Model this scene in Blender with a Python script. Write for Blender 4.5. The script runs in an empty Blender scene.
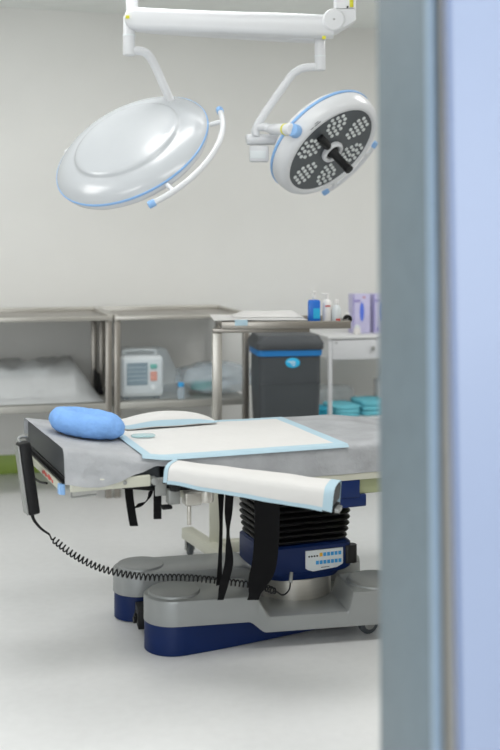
import bpy, bmesh, math, random
from mathutils import Vector, Matrix, noise
random.seed(7)
C = bpy.context.scene.collection
PI = math.pi
H, F, HY = 1.25, 1041.667, 250.0          # eye height, focal length in pixels, horizon row

def at(px, py, Y):                         # a point of the place, seen along the ray (px, py), Y metres away
    return Vector(((px-250)/F*Y, Y, H-(py-HY)/F*Y))

# ------------------------------------------------------------------ materials
def lin(c):
    c = c/255
    return c/12.92 if c <= .04045 else ((c+.055)/1.055)**2.4
def mat(name, rgb, rough=.5, metal=0, var=.04, scale=8, bump=0, bscale=40, spec=.5, coat=0, brushed=False):
    m = bpy.data.materials.new(name); m.use_nodes = True
    nt = m.node_tree; N = nt.nodes; L = nt.links
    p = N['Principled BSDF']
    col = [lin(c) for c in rgb]
    tc = N.new('ShaderNodeTexCoord')
    src = tc.outputs['Object']
    if brushed:
        mp = N.new('ShaderNodeMapping'); mp.inputs['Scale'].default_value = (1, 1, 40)
        L.new(src, mp.inputs[0]); src = mp.outputs[0]
    nz = N.new('ShaderNodeTexNoise'); nz.inputs['Scale'].default_value = scale; nz.inputs['Detail'].default_value = 4
    L.new(src, nz.inputs['Vector'])
    cr = N.new('ShaderNodeValToRGB')
    cr.color_ramp.elements[0].position = .3; cr.color_ramp.elements[1].position = .7
    cr.color_ramp.elements[0].color = [max(0, c*(1-var)) for c in col]+[1]
    cr.color_ramp.elements[1].color = [min(1, c*(1+var)) for c in col]+[1]
    L.new(nz.outputs['Fac'], cr.inputs[0]); L.new(cr.outputs[0], p.inputs['Base Color'])
    p.inputs['Roughness'].default_value = rough; p.inputs['Metallic'].default_value = metal
    p.inputs['Specular IOR Level'].default_value = spec
    p.inputs['Coat Weight'].default_value = coat
    if bump:
        n2 = N.new('ShaderNodeTexNoise'); n2.inputs['Scale'].default_value = bscale; n2.inputs['Detail'].default_value = 5
        L.new(tc.outputs['Object'], n2.inputs['Vector'])
        b = N.new('ShaderNodeBump'); b.inputs['Strength'].default_value = bump; b.inputs['Distance'].default_value = .01
        L.new(n2.outputs['Fac'], b.inputs['Height']); L.new(b.outputs[0], p.inputs['Normal'])
    return m
def film(name, rgb, cover=.5, rough=.15):
    m = mat(name, rgb, rough, bump=.5, bscale=14)
    nt = m.node_tree; N = nt.nodes; L = nt.links
    t = N.new('ShaderNodeBsdfTransparent'); mx = N.new('ShaderNodeMixShader')
    mx.inputs[0].default_value = cover
    L.new(t.outputs[0], mx.inputs[1]); L.new(N['Principled BSDF'].outputs[0], mx.inputs[2])
    L.new(mx.outputs[0], N['Material Output'].inputs[0])
    return m
M = {}
def D(k, *a, **kw): M[k] = mat(k, *a, **kw)
D('wall_paint', (233,233,230), .55, var=.015, scale=3)
D('wall_side', (238,238,236), .6, var=.015, scale=3)
D('ceiling_paint', (243,247,244), .7, var=.015)
D('vinyl_floor', (222,223,223), .32, var=.02, scale=30)
D('green_vinyl', (158,184,88), .45, var=.05, scale=12)
D('frame_steel', (112,126,134), .5, metal=.15, var=.05, scale=30)
D('frame_edge', (150,172,195), .4, var=.03)
D('corridor_wall', (176,174,168), .6, var=.03)
D('door_blue', (148,160,186), .35, var=.01, scale=2)
D('door_seal', (52,84,136), .5, var=.04)
D('stainless', (156,151,144), .32, metal=.85, var=.06, scale=6, brushed=True)
D('stainless_lip', (188,185,178), .3, metal=.6, var=.05, scale=6, brushed=True)
D('shelf_steel', (175,174,168), .4, metal=.55, var=.05)
D('white_enamel', (216,218,221), .28, var=.01, coat=.15)
D('white_paint', (228,229,229), .4, var=.015)
D('dome_enamel', (184,188,192), .25, var=.01, coat=.2)
D('lamp_blue', (138,180,228), .35, var=.03)
D('lamp_face', (72,78,82), .35, var=.05)
D('lens', (226,230,230), .12, var=.03, coat=.5)
D('lens_cup', (120,126,128), .3, metal=.4)
D('black_rubber', (11,11,13), .45, var=.1, spec=.4)
D('black_plastic', (13,14,16), .5, var=.08, spec=.3)
D('black_web', (8,8,10), .85, var=.15, scale=120, spec=.2)
D('yellow_tag', (214,210,50), .5)
D('mattress_vinyl', (44,48,52), .55, var=.06)
D('grey_drape', (166,168,171), .85, var=.13, scale=9, bump=.35, bscale=60, spec=.15)
D('white_drape', (211,210,208), .9, var=.015, bump=.2, bscale=30, spec=.15)
D('blue_border', (172,197,209), .8, var=.03, spec=.15)
D('pillow_blue', (128,172,230), .85, var=.07, scale=25, bump=.5, bscale=45, spec=.15)
D('beige_metal', (200,200,186), .4, metal=.2, var=.03)
D('olive_metal', (158,164,128), .5, metal=.1, var=.04)
D('silver_paint', (146,149,149), .36, metal=.25, var=.02, coat=.15)
D('navy_paint', (4,32,82), .45, spec=.25, var=.04)
D('navy_plastic', (8,36,88), .45, spec=.3, var=.04)
D('satin_steel', (190,187,180), .35, metal=.7, var=.04, brushed=True)
D('zinc', (150,152,150), .4, metal=.5)
D('panel_white', (222,228,230), .4, var=.01)
D('key_blue', (60,160,222), .4)
D('key_yellow', (240,186,50), .4)
D('ink_grey', (110,114,118), .6)
D('ink_red', (196,70,62), .6)
D('bin_plastic', (62,67,71), .5, var=.05)
D('bin_lid', (66,70,74), .45, var=.05)
D('bin_blue', (26,118,186), .45)
D('label_cyan', (40,178,226), .4)
D('bottle_blue', (28,110,206), .35)
D('bottle_white', (234,232,230), .35)
D('bottle_clear', (214,220,222), .25)
D('box_lilac', (204,200,232), .6, var=.05, scale=20)
D('box_violet', (150,138,204), .6)
D('window_blue', (92,124,232), .5)
D('teal_pack', (116,204,220), .7, var=.06, scale=20)
D('teal_deep', (46,166,196), .7, var=.06)
D('monitor_shell', (240,244,244), .45)
D('screen', (112,134,146), .2, var=.03)
D('screen_light', (176,196,206), .3)
D('key_green', (70,176,160), .5)
D('key_orange', (226,140,110), .5)
D('hose_teal', (120,196,192), .4)
D('tyre', (74,80,84), .5)
M['film_bag'] = film('film_bag', (205,222,234), .36)
M['film_cover'] = film('film_cover', (206,222,232), .2)
M['film_white'] = film('film_white', (226,230,232), .5, .3)
M['film_teal'] = film('film_teal', (170,210,214), .45, .3)

# ------------------------------------------------------------------ objects
def thing(name, label, cat, loc=(0,0,0), rz=0, group=None):
    o = bpy.data.objects.new(name, None); C.objects.link(o)
    o.location = loc; o.rotation_euler = (0, 0, rz); o.empty_display_size = .05
    o['label'] = label; o['category'] = cat
    if group: o['group'] = group
    return o
def rootmat(o):
    if o is None: return Matrix()
    m = Matrix.Translation(o.location) @ o.rotation_euler.to_matrix().to_4x4()
    return rootmat(o.parent) @ m
def obj(name, bm, m, parent=None, origin=None, ang=35, local=False, label=None):
    """link a bmesh (world coordinates) as ONE mesh object under parent"""
    pm = rootmat(parent)
    if origin is None and parent is None:
        vs = [v.co for v in bm.verts]
        lo = Vector([min(v[i] for v in vs) for i in range(3)]); hi = Vector([max(v[i] for v in vs) for i in range(3)])
        origin = Vector(((lo.x+hi.x)/2, (lo.y+hi.y)/2, lo.z))
    om = Matrix.Translation(origin) if (parent is None) else pm
    if not local: bmesh.ops.transform(bm, matrix=om.inverted(), verts=bm.verts)
    bmesh.ops.recalc_face_normals(bm, faces=bm.faces)
    me = bpy.data.meshes.new(name); bm.to_mesh(me); bm.free()
    for k in (m if isinstance(m, (list, tuple)) else [m]): me.materials.append(M[k])
    me.polygons.foreach_set('use_smooth', [True]*len(me.polygons))
    me.set_sharp_from_angle(angle=math.radians(ang))
    o = bpy.data.objects.new(name, me); C.objects.link(o)
    if parent is not None: o.parent = parent
    else: o.location = origin
    if label: o['label'] = label
    return o
def tag(o, label, cat, group=None):
    o['label'] = label; o['category'] = cat
    if group: o['group'] = group
    return o
def struct(name, bm, m, parent=None):
    o = obj(name, bm, m, parent)
    if parent is None: o['kind'] = 'structure'
    return o
def copy_tree(o, parent=None):
    c = o.copy(); C.objects.link(c)
    if parent is not None: c.parent = parent
    for ch in list(o.children): copy_tree(ch, c)
    return c

# ------------------------------------------------------------------ mesh helpers
def NB(): return bmesh.new()
def box(bm, c, size, rz=0, bev=0, seg=2, rot=None):
    R = (rot if rot is not None else Matrix.Rotation(rz, 3, 'Z')).to_4x4()
    t = bmesh.new()
    bmesh.ops.create_cube(t, size=1)
    bmesh.ops.scale(t, vec=Vector(size), verts=t.verts)
    if bev: bmesh.ops.bevel(t, geom=t.edges[:], offset=bev, segments=seg, affect='EDGES', profile=.5, clamp_overlap=True)
    bmesh.ops.transform(t, matrix=Matrix.Translation(Vector(c)) @ R, verts=t.verts)
    merge(bm, t); return bm
def merge(bm, t):
    me = bpy.data.meshes.new('tmp'); t.to_mesh(me); t.free(); bm.from_mesh(me); bpy.data.meshes.remove(me)
def frame_z(d):
    d = Vector(d).normalized()
    return d.to_track_quat('Z', 'Y').to_matrix()
def cyl(bm, p0, p1, r0, r1=None, seg=24, bev=0):
    r1 = r0 if r1 is None else r1
    p0, p1 = Vector(p0), Vector(p1); Lh = (p1-p0).length
    b = min(bev, Lh*.45)
    prof = [(0, 0), (r0-b, 0)] + ([(r0-b*.3, b*.3), (r0, b)] if b else []) + ([(r1, Lh-b), (r1-b*.3, Lh-b*.3)] if b else []) + [(r1-b, Lh), (0, Lh)]
    return lathe(bm, prof, Matrix.Translation(p0) @ frame_z(p1-p0).to_4x4(), seg)
def lathe(bm, prof, mtx, seg=48, sx=1, sy=1):
    rings = []
    for r, z in prof:
        if r < 1e-6: rings.append([bm.verts.new(mtx @ Vector((0, 0, z)))])
        else: rings.append([bm.verts.new(mtx @ Vector((r*sx*math.cos(2*PI*i/seg), r*sy*math.sin(2*PI*i/seg), z))) for i in range(seg)])
    for A, B in zip(rings, rings[1:]):
        for i in range(seg):
            j = (i+1) % seg
            q = [A[i % len(A)], A[j % len(A)], B[j % len(B)], B[i % len(B)]]
            u = []
            for v in q:
                if v not in u: u.append(v)
            if len(u) > 2:
                try: bm.faces.new(u)
                except ValueError: pass
    return bm
def catmull(pts, n=8):
    P = [Vector(p) for p in pts]; P = [P[0]*2-P[1]] + P + [P[-1]*2-P[-2]]
    out = []
    for i in range(1, len(P)-2):
        for k in range(n):
            t = k/n; a, b, c, d = P[i-1:i+3]
            out.append(.5*((2*b)+(c-a)*t+(2*a-5*b+4*c-d)*t*t+(3*b-a-3*c+d)*t**3))
    out.append(P[-2]); return out
def tube(bm, pts, r, seg=12, cap=True, closed=False):
    P = [Vector(p) for p in pts]; n = len(P)
    rr = r if callable(r) else (lambda k: r)
    up = None; rings = []
    for i in range(n):
        if closed: d = P[(i+1) % n]-P[i-1]
        else: d = P[min(i+1, n-1)]-P[max(i-1, 0)]
        d.normalize()
        if up is None:
            up = d.orthogonal().normalized()
        up = (up-d*up.dot(d)).normalized(); s = d.cross(up)
        q = rr(i/(n-1))
        rings.append([bm.verts.new(P[i]+(up*math.cos(2*PI*k/seg)+s*math.sin(2*PI*k/seg))*q) for k in range(seg)])
    pairs = list(zip(rings, rings[1:])) + ([(rings[-1], rings[0])] if closed else [])
    for A, B in pairs:
        for k in range(seg): bm.faces.new([A[k], A[(k+1) % seg], B[(k+1) % seg], B[k]])
    if cap and not closed: bm.faces.new(rings[0]); bm.faces.new(rings[-1])
    return bm
def loft(bm, rings, cap=True):
    R = [[bm.verts.new(Vector(p)) for p in r] for r in rings]; n = len(R[0])
    for A, B in zip(R, R[1:]):
        for k in range(n): bm.faces.new([A[k], A[(k+1) % n], B[(k+1) % n], B[k]])
    if cap: bm.faces.new(R[0]); bm.faces.new(R[-1])
    return bm
def grid(bm, pts, thick=0):
    """pts[i][j] surface; thick gives a real thickness along -normal (approx -Z / given vector)"""
    V = [[bm.verts.new(Vector(p)) for p in row] for row in pts]
    for i in range(len(V)-1):
        for j in range(len(V[0])-1): bm.faces.new([V[i][j], V[i+1][j], V[i+1][j+1], V[i][j+1]])
    if thick:
        bmesh.ops.recalc_face_normals(bm, faces=bm.faces)
        bmesh.ops.solidify(bm, geom=bm.faces[:], thickness=thick)
    return bm
def prism(bm, poly, z0, z1, mtx=None, bev=0):
    mtx = mtx or Matrix()
    t = bmesh.new()
    f = t.faces.new([t.verts.new((x, y, z0)) for x, y in poly])
    r = bmesh.ops.extrude_face_region(t, geom=[f])
    bmesh.ops.translate(t, vec=(0, 0, z1-z0), verts=[v for v in r['geom'] if isinstance(v, bmesh.types.BMVert)])
    if bev: bmesh.ops.bevel(t, geom=[e for e in t.edges if e.is_manifold and e.calc_face_angle(0) > .5], offset=bev, segments=2, affect='EDGES', profile=.5)
    bmesh.ops.transform(t, matrix=mtx, verts=t.verts)
    merge(bm, t); return bm
def rrect(w, d, r, n=5):
    out = []
    for cx, cy, a in ((w/2-r, d/2-r, 0), (-w/2+r, d/2-r, PI/2), (-w/2+r, -d/2+r, PI), (w/2-r, -d/2+r, 1.5*PI)):
        for k in range(n+1): out.append((cx+r*math.cos(a+PI/2*k/n), cy+r*math.sin(a+PI/2*k/n)))
    return out
def nz(p, s=1.0, seed=0): return noise.noise(Vector(p)*s+Vector((seed*7.1, seed*3.3, seed)))

# ------------------------------------------------------------------ room frame (u along the back wall, v into it)
TH = math.radians(15)
W0 = Vector((-1.394, 5.81, 0)); UU = Vector((math.cos(TH), math.sin(TH), 0)); VV = Vector((-math.sin(TH), math.cos(TH), 0))
CEIL = 2.605
def R(u, v, z=0): return W0+UU*u+VV*v+Vector((0, 0, z))
def u_at(px, v, base=None, a=None, b=None):
    k = (px-250)/F; P = W0+VV*v
    return (k*P.y-P.x)/(UU.x-k*UU.y)
def rbox(bm, u0, u1, v0, v1, z0, z1, bev=0):
    return box(bm, R((u0+u1)/2, (v0+v1)/2, (z0+z1)/2), (abs(u1-u0), abs(v1-v0), abs(z1-z0)), TH, bev)

struct('floor', rbox(NB(), -2.9, 4.3, -7.6, .1, -.1, 0), 'vinyl_floor')
struct('ceiling', rbox(NB(), -2.9, 4.3, -7.6, .1, CEIL, CEIL+.1), 'ceiling_paint')
struct('wall_back', rbox(NB(), -2.8, 4.2, 0, .1, 0, CEIL), 'wall_paint')
struct('wall_left', rbox(NB(), -2.9, -2.8, -7.6, .1, 0, CEIL), 'wall_side')
struct('wall_right', rbox(NB(), 4.2, 4.3, -7.6, .1, 0, CEIL), 'wall_side')
VF0, VF1 = -4.777, -4.597
DL = -2.1  # left jamb, out of view; opening widened to let more fill in
bm = NB(); rbox(bm, .412, 4.2, VF0, VF1, 0, CEIL); rbox(bm, -2.8, DL-.04, VF0, VF1, 0, CEIL); rbox(bm, DL-.04, .412, VF0, VF1, 2.14, CEIL)
struct('wall_front', bm, 'corridor_wall')
struct('wall_corridor', rbox(NB(), -2.8, 4.2, -7.6, -7.5, 0, CEIL), 'wall_side')
# green skirting
struct('baseboard_back', rbox(NB(), -2.8, 4.2, -.014, 0, 0, .106, .003), 'green_vinyl')
bm = NB(); rbox(bm, -2.8, 4.2, -.010, 0, .1065, .135, .002); struct('trim_4', bm, 'wall_side')
# door lining, with a rounded nosing on the corridor edge
def tilt(o, deg, pivot):
    """a leaf or lining that hangs slightly out of plumb"""
    o.matrix_world = Matrix.Translation(pivot) @ Matrix.Rotation(math.radians(deg), 4, 'Y') @ Matrix.Translation(-Vector(pivot)) @ Matrix.Translation(o.location)
jamb = struct('trim_1', rbox(NB(), .40, .408, VF0+.012, VF1+.004, 0, 2.14, .002), 'frame_steel')
nose = struct('trim_2', rbox(NB(), .399, .409, VF0-.004, VF0+.0115, 0, 2.14, .003), 'frame_edge')
lint = NB(); rbox(lint, DL, .395, VF0-.012, VF1+.004, 2.1, 2.138, .003); rbox(lint, DL-.038, DL, VF0-.012, VF1+.004, 0, 2.138, .003)
struct('trim_3', lint, 'frame_steel')
tilt(jamb, -.25, R(.42, VF0, 1.25)); tilt(nose, -.5, R(.42, VF0, 1.0))
# sliding leaf standing open in front of the corridor side of the wall
LV0, LV1 = -4.872, -4.832
lu = u_at(450, LV0)
door = struct('door_1', rbox(NB(), lu+.004, lu+1.5, LV0, LV0+.016, .02, 2.2, .003), 'door_blue')
def door_part(name, bm, m):
    o = obj(name, bm, m); l = o.location-door.location
    o.parent = door; o.location = Matrix.Rotation(0, 3, 'Z') @ l
door_part('door_seal', rbox(NB(), lu, lu+.0035, LV0+.001, LV0+.005, .02, 2.2, .001), 'door_seal')
door_part('door_core', rbox(NB(), lu+.012, lu+1.5, LV0+.0165, LV1, .02, 2.2, .002), 'corridor_wall')
tilt(door, -.95, R(lu, LV0, 1.25))

# ------------------------------------------------------------------ steel tables at the back wall
def steel_table(u0, u1, label, legs):
    vb, vf = -.05, -.74
    ztop = .93
    t = thing('steel_table', label, 'table', R((u0+u1)/2, (vb+vf)/2), TH, 'steel work tables along the back wall')
    bm = NB()
    rbox(bm, u0, u1, vf, vb, ztop-.034, ztop-.022, .002)            # sunk deck
    obj('tabletop', bm, 'stainless', t)
    bm = NB(); e = .028
    rbox(bm, u0, u1, vf-.004, vf+.012, ztop-.034, ztop-.012, .004)
    rbox(bm, u0, u1, vb-.02, vb+.004, ztop-.045, ztop, .004)
    rbox(bm, u0, u0+.02, vf, vb, ztop-.04, ztop-.006, .004)
    rbox(bm, u1-.02, u1, vf, vb, ztop-.04, ztop-.004, .004)
    obj('raised_rim', bm, 'stainless_lip', t)
    for u in (u0+.018, u1-.018):
        for v in (vf+.03, vb-.03):
            obj('leg', rbox(NB(), u-.016, u+.016, v-.016, v+.016, 0, ztop-.036, .004), 'stainless', t)
    bm = NB()
    rbox(bm, u0+.005, u1-.005, vf+.015, vb-.015, .445, .48, .004)
    obj('lower_shelf', bm, 'shelf_steel', t)
    return t
uR = u_at(113.5, -.74)
steel_table(uR-1.25, uR-.004, 'long stainless steel table at far left with a plastic-wrapped bundle on its lower shelf', None)
uS = u_at(250.5, -.74)
steel_table(uR+.004, uS, 'stainless steel table holding the patient monitor on its lower shelf', None)

# wrapped bundle on the lower shelf of the left table
def lump(c, size, rz, seed, amp=.1, flat=.0, sub=4, p=3.2):
    """soft bag: rounded block with noise, resting on its own base plane"""
    t = bmesh.new(); bmesh.ops.create_icosphere(t, subdivisions=sub, radius=1)
    Rm = Matrix.Rotation(rz, 3, 'Z')
    for v in t.verts:
        d = v.co.normalized()
        k = (abs(d.x)**p+abs(d.y)**p+abs(d.z)**p)**(-1/p)
        q = d*k*(1+amp*nz(d, 2.1, seed)+amp*.45*nz(d, 6, seed+1))
        q = Vector((q.x*size[0]/2, q.y*size[1]/2, max(q.z, -.96)*size[2]/2))
        v.co = Rm @ q + Vector(c)
    return t
zs = .4805
bw = (uR-.05)-(uR-.72)
tk = thing('equipment_case', 'pale equipment case under clear plastic on the far left table shelf', 'case', R(uR-.42, -.34, zs), TH)
obj('case_body', rbox(NB(), uR-.70, uR-.16, -.5, -.2, zs+.002, zs+.115, .02), 'white_paint', tk)
obj('case_lid', rbox(NB(), uR-.68, uR-.3, -.48, -.22, zs+.116, zs+.15, .012), 'panel_white', tk)
bm = NB()
rows = []
for i in range(61):                       # draped film: over the case, down to the shelf
    s = i/60; u = uR-1.0+.96*s
    row = []
    for j in range(17):
        w = j/16; v = -.70+.6*w
        hx = min(1, (s)*3.2+.25)*min(1, (1-s)*7.5)
        hz = min(1, w*3.2)*min(1, (1-w)*5+.25)
        z = zs+.004+.178*min(hx, 1)*min(hz, 1)**.8+(.036*nz((u, v, 0), 8, 3)+.016*nz((u, v, 0), 21, 5))*min(hx, hz)
        row.append(R(u, v, max(z, zs+.003)))
    rows.append(row)
tag(obj('plastic_sheet', grid(bm, rows), 'film_white', ang=80), 'crumpled clear plastic sheet covering the case on the far left table shelf', 'plastic sheet')
tag(obj('cushion_wedge', prism(NB(), [(-.03, 0), (.0, 0), (-.024, .11), (-.03, .11)], -.12, .12, Matrix.Translation(R(uR-.008, -.3, zs+.001)) @ Matrix.Rotation(TH, 4, 'Z') @ Matrix.Rotation(PI/2, 4, 'X'), .006), 'black_plastic'),
    'dark wedge leaning beside the plastic-covered case, next to a table leg', 'cushion')

# patient monitor
mv = -.56
m0, m1 = u_at(121, mv-.1), u_at(164, mv-.1)
mon = thing('patient_monitor', 'white patient monitor with a grey screen on the steel table shelf', 'monitor', R((m0+m1)/2, mv, zs), TH)
mh = .225
obj('housing', rbox(NB(), m0, m1, mv-.09, mv+.07, zs+.012, zs+mh, .022), 'monitor_shell', mon)
obj('front_bezel', rbox(NB(), m0+.012, m1-.012, mv-.098, mv-.088, zs+.03, zs+mh-.02, .006), 'panel_white', mon)
W = m1-m0
sc = obj('screen', rbox(NB(), m0+.03, m0+W*.62, mv-.103, mv-.097, zs+.075, zs+mh-.035, .002), 'screen', mon)
bm = NB()
for k in range(4): rbox(bm, m0+.036, m0+W*.6, mv-.1045, mv-.1032, zs+.10+k*.022, zs+.103+k*.022)
obj('trace_line', bm, 'screen_light', sc)
for z, k in ((.16, 'key_green'), (.122, 'key_orange'), (.098, 'key_orange')):
    obj('key', rbox(NB(), m0+W*.68, m0+W*.84, mv-.104, mv-.097, zs+z-.003, zs+z+.022, .003), k, mon)
obj('dial', cyl(NB(), R(m0+W*.75, mv-.097, zs+.06), R(m0+W*.75, mv-.112, zs+.06), .013, bev=.003), 'monitor_shell', mon)
bm = NB(); tube(bm, catmull([R(m0+.03, mv, zs+mh-.01), R(m0+.04, mv, zs+mh+.02), R(m1-.04, mv, zs+mh+.02), R(m1-.03, mv, zs+mh-.01)]), .009)
obj('carry_handle', bm, 'monitor_shell', mon)
for u in (m0+.03, m1-.03):
    obj('foot', rbox(NB(), u-.012, u+.012, mv-.07, mv+.05, zs+.0005, zs+.013, .002), 'black_rubber', mon)
bm = NB(); rows = []
for i in range(25):
    s = i/24; u = m0-.02+(W+.16)*s
    row = []
    for j in range(15):
        w = j/14; v = mv-.125+.24*w
        ht = mh+.03
        f = min(1, s*14)*(1 if u < m1+.01 else max(0, 1-((u-m1-.01)/.13))**.9)
        g = min(1, w*9)*min(1, (1-w)*7)
        z = zs+.004+ht*f*g+.008*nz((u, v, 1), 16, 5)*f*g
        row.append(R(u, v, max(z, zs+.003)))
    rows.append(row)
tag(obj('plastic_cover', grid(bm, rows), 'film_cover', ang=80), 'thin clear plastic cover draped over the patient monitor', 'plastic cover')
# bag with breathing hoses
b0, b1 = u_at(172, -.4), u_at(246, -.4)
bc = R((b0+b1)/2+.012, -.50, zs+.086)
bag = lump(bc, (b1-b0-.01, .34, .166), TH, 4, .16, p=2.4)
tag(obj('plastic_bag', bag, 'film_bag', ang=80), 'clear plastic bag of tubing right of the patient monitor on the shelf', 'bag')
for k, (du, dz, mm, lab) in enumerate(((-.05, .045, 'hose_teal', 'coiled teal breathing hose low in the clear plastic bag'), (.05, .066, 'film_white', 'coiled pale breathing hose in the right half of the clear bag'))):
    c = R((b0+b1)/2+du*1.3, -.52, zs+dz); pts = []
    for i in range(120):
        a = 2*PI*i/40; rr = .05+.006*math.sin(a*3)
        pts.append(c+UU*rr*math.cos(a)+VV*rr*.9*math.sin(a)+Vector((0, 0, -.018+.036*i/120)))
    tag(obj('breathing_hose', tube(NB(), pts, .010, 8), mm), lab, 'hose')
bo = thing('saline_bottle', 'small clear bottle with a blue cap between monitor and bag', 'bottle', R(u_at(178, -.55), -.685, zs), TH)
pb = R(u_at(181, -.685), -.685, zs+.001)
obj('bottle_body', lathe(NB(), [(0, 0), (.017, 0), (.019, .005), (.019, .05), (.014, .062), (0, .062)], Matrix.Translation(pb), 20), 'film_bag', bo)
obj('cap', cyl(NB(), pb+Vector((0, 0, .0625)), pb+Vector((0, 0, .085)), .016, seg=20, bev=.003), 'key_blue', bo)

# ------------------------------------------------------------------ instrument stand with cantilever tray (its post under the left end)
SY = 4.10; sz = .975
srz = math.radians(5)
SA = Vector((math.cos(srz), math.sin(srz), 0)); SB = Vector((-SA.y, SA.x, 0))
fl = at(223, 321, (H-sz)*F/71)            # front left corner of the tray
def S(a, b, z=0): return Vector((fl.x, fl.y, 0))+SA*a+SB*b+Vector((0, 0, z))
def sbox(bm, a0, a1, b0, b1, z0, z1, bev=0): return box(bm, S((a0+a1)/2, (b0+b1)/2, (z0+z1)/2), (a1-a0, b1-b0, z1-z0), srz, bev)
st = thing('instrument_stand', 'single-post instrument stand with a steel tray carrying a drape and bottles', 'stand', S(0, .18), srz)
TW, TD = .495, .34
bm = NB(); sbox(bm, 0, TW, 0, TD, sz-.03, sz-.022, .002)
obj('tray', bm, 'stainless', st)
bm = NB()
for a0, a1, b0, b1 in ((-.006, TW+.006, -.006, .006), (-.006, TW+.006, TD-.006, TD+.006), (-.006, .006, 0, TD), (TW-.006, TW+.006, 0, TD)):
    sbox(bm, a0, a1, b0, b1, sz-.032, sz-.002, .003)
obj('tray_rim', bm, 'stainless', st)
pp = at(217, 400, 4.10)
pa = (pp-S(0, 0)).dot(SA); pbb = (pp-S(0, 0)).dot(SB)
obj('support_arm', sbox(NB(), pa-.018, TW*.7, pbb-.02, pbb+.02, sz-.05, sz-.0325, .003), 'stainless', st)
obj('inner_post', sbox(NB(), pa-.019, pa+.019, pbb-.015, pbb+.015, .5, sz-.0505, .004), 'satin_steel', st)
pq = at(213, 500, 4.10)
obj('outer_post', sbox(NB(), pa-.030, pa+.02, pbb-.022, pbb+.022, .10, .56, .004), 'beige_metal', st)
f0 = at(187, 534, 4.30); f1 = at(236, 566, 3.86); f0.z = f1.z = .085
d = f1-f0; rzf = math.atan2(d.y, d.x)
obj('foot_bar', box(NB(), (f0+f1)/2, (d.length, .05, .045), rzf, .005), 'beige_metal', st)
f2 = S(pa+.42, pbb+.02, .085); f3 = S(pa-.02, pbb, .085); d2 = f2-f3
obj('cross_bar', box(NB(), (f2+f3)/2, (d2.length, .05, .045), math.atan2(d2.y, d2.x), .005), 'beige_metal', st)
def caster(c, r, parent, ax=Vector((1, 0, 0)), top=.06):
    """wheel with fork; c is the contact point"""
    w = Vector((c.x, c.y, r)); ax = ax.normalized()
    bm = NB(); cyl(bm, w-ax*.011, w+ax*.011, r, seg=24, bev=.004)
    wh = obj('caster_wheel', bm, 'tyre', parent)
    bm = NB(); cyl(bm, w-ax*.0135, w+ax*.0135, r*.55, seg=20)
    obj('wheel_hub', bm, 'zinc', wh)
    bm = NB()
    for s in (-1, 1):
        p = w+ax*s*.017
        box(bm, (p.x, p.y, (r+top)/2), (.02, .004, top-r+.012), math.atan2(ax.y, ax.x)+PI/2, .001)
    box(bm, (w.x, w.y, top), (.03, .038, .006), math.atan2(ax.y, ax.x)+PI/2, .002)
    obj('caster_fork', bm, 'zinc', wh)
for p in (f0+d.normalized()*.03, f1-d.normalized()*.03, f2-d2.normalized()*.03):
    caster(Vector((p.x, p.y, 0)), .027, st, Vector((.9, .3, 0)))

# drape on the tray
bm = NB(); rows = []; zt = sz-.001
def tray_z(a, b): return zt+.004+.006*max(0, nz((a, b, 0), 6, 2))
for i in range(27):
    a = -.035+.365*i/26
    row = []
    for j in range(15):
        b = -.005+.345*j/14
        z = tray_z(a, b) + (0 if a > .0 else 0)
        if a > .245: z += .0
        row.append(S(a, b, z))
    rows.append(row)
dr = obj('tray_drape', grid(bm, rows, .0015), 'white_drape', ang=70)
tag(dr, 'white paper drape with a pale blue edge lying on the steel tray', 'drape')
bm = NB(); rows = []
for i in range(20):
    a = .045+.05*i/19
    rows.append([S(a, -.008-.002*j, tray_z(a, 0)-.022*j*j/4) for j in range(3)])
e = obj('border', grid(bm, rows, .0012), 'blue_border', dr)
bm = NB(); rows = []                      # fold bundled at the right end of the drape
for i in range(21):
    a = .05+.285*i/20
    row = []
    for j in range(9):
        w = j/8; b = .12+.19*w
        row.append(S(a, b, tray_z(a, b)+.002+(.021+.004*nz((a, b, 0), 9, 4))*math.sin(PI*w)**.5*min(1, (1-i/20)*8, i/20*5+.1)))
    rows.append(row)
obj('fold', grid(bm, rows), 'white_drape', dr, ang=70)

# bottles etc. on the tray
def stand_at(px, b):
    """tray point under the ray px at tray depth b"""
    k = (px-250)/F; P = S(0, b); a = (k*P.y-P.x)/(SA.x-k*SA.y); return S(a, b, sz-.0215)
q = stand_at(314, .10)
t = thing('soap_bottle', 'square blue bottle with a white pump on the steel tray', 'bottle', q, srz)
obj('bottle_body', box(NB(), q+Vector((0, 0, .049)), (.048, .036, .097), srz, .008), 'bottle_blue', t)
obj('bottle_label', box(NB(), q+SA*.008-SB*.0186+Vector((0, 0, .044)), (.026, .001, .04), srz), 'label_cyan', t)
obj('pump_neck', cyl(NB(), q+Vector((0, 0, .0978)), q+Vector((0, 0, .125)), .008, seg=16, bev=.002), 'bottle_white', t)
obj('pump_nozzle', box(NB(), q-SB*.008+Vector((0, 0, .13)), (.014, .034, .009), srz, .003), 'bottle_white', t)
q = stand_at(327, .12)
t = thing('pump_bottle', 'white pump bottle with a faint red print, between blue and clear bottles', 'bottle', q, srz)
obj('bottle_body', lathe(NB(), [(0, 0), (.017, 0), (.019, .004), (.019, .078), (.014, .092), (.008, .098), (0, .098)], Matrix.Translation(q+Vector((0, 0, .0005))), 24), 'bottle_white', t)
obj('printed_text', box(NB(), q-SB*.0188+Vector((0, 0, .072)), (.02, .002, .006), srz), 'ink_red', t)
obj('pump_neck', cyl(NB(), q+Vector((0, 0, .0988)), q+Vector((0, 0, .115)), .006, seg=14), 'bottle_white', t)
obj('pump_nozzle', box(NB(), q-SA*.006+Vector((0, 0, .119)), (.03, .01, .007), srz, .003), 'bottle_white', t)
q = stand_at(336.5, .11)
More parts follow.
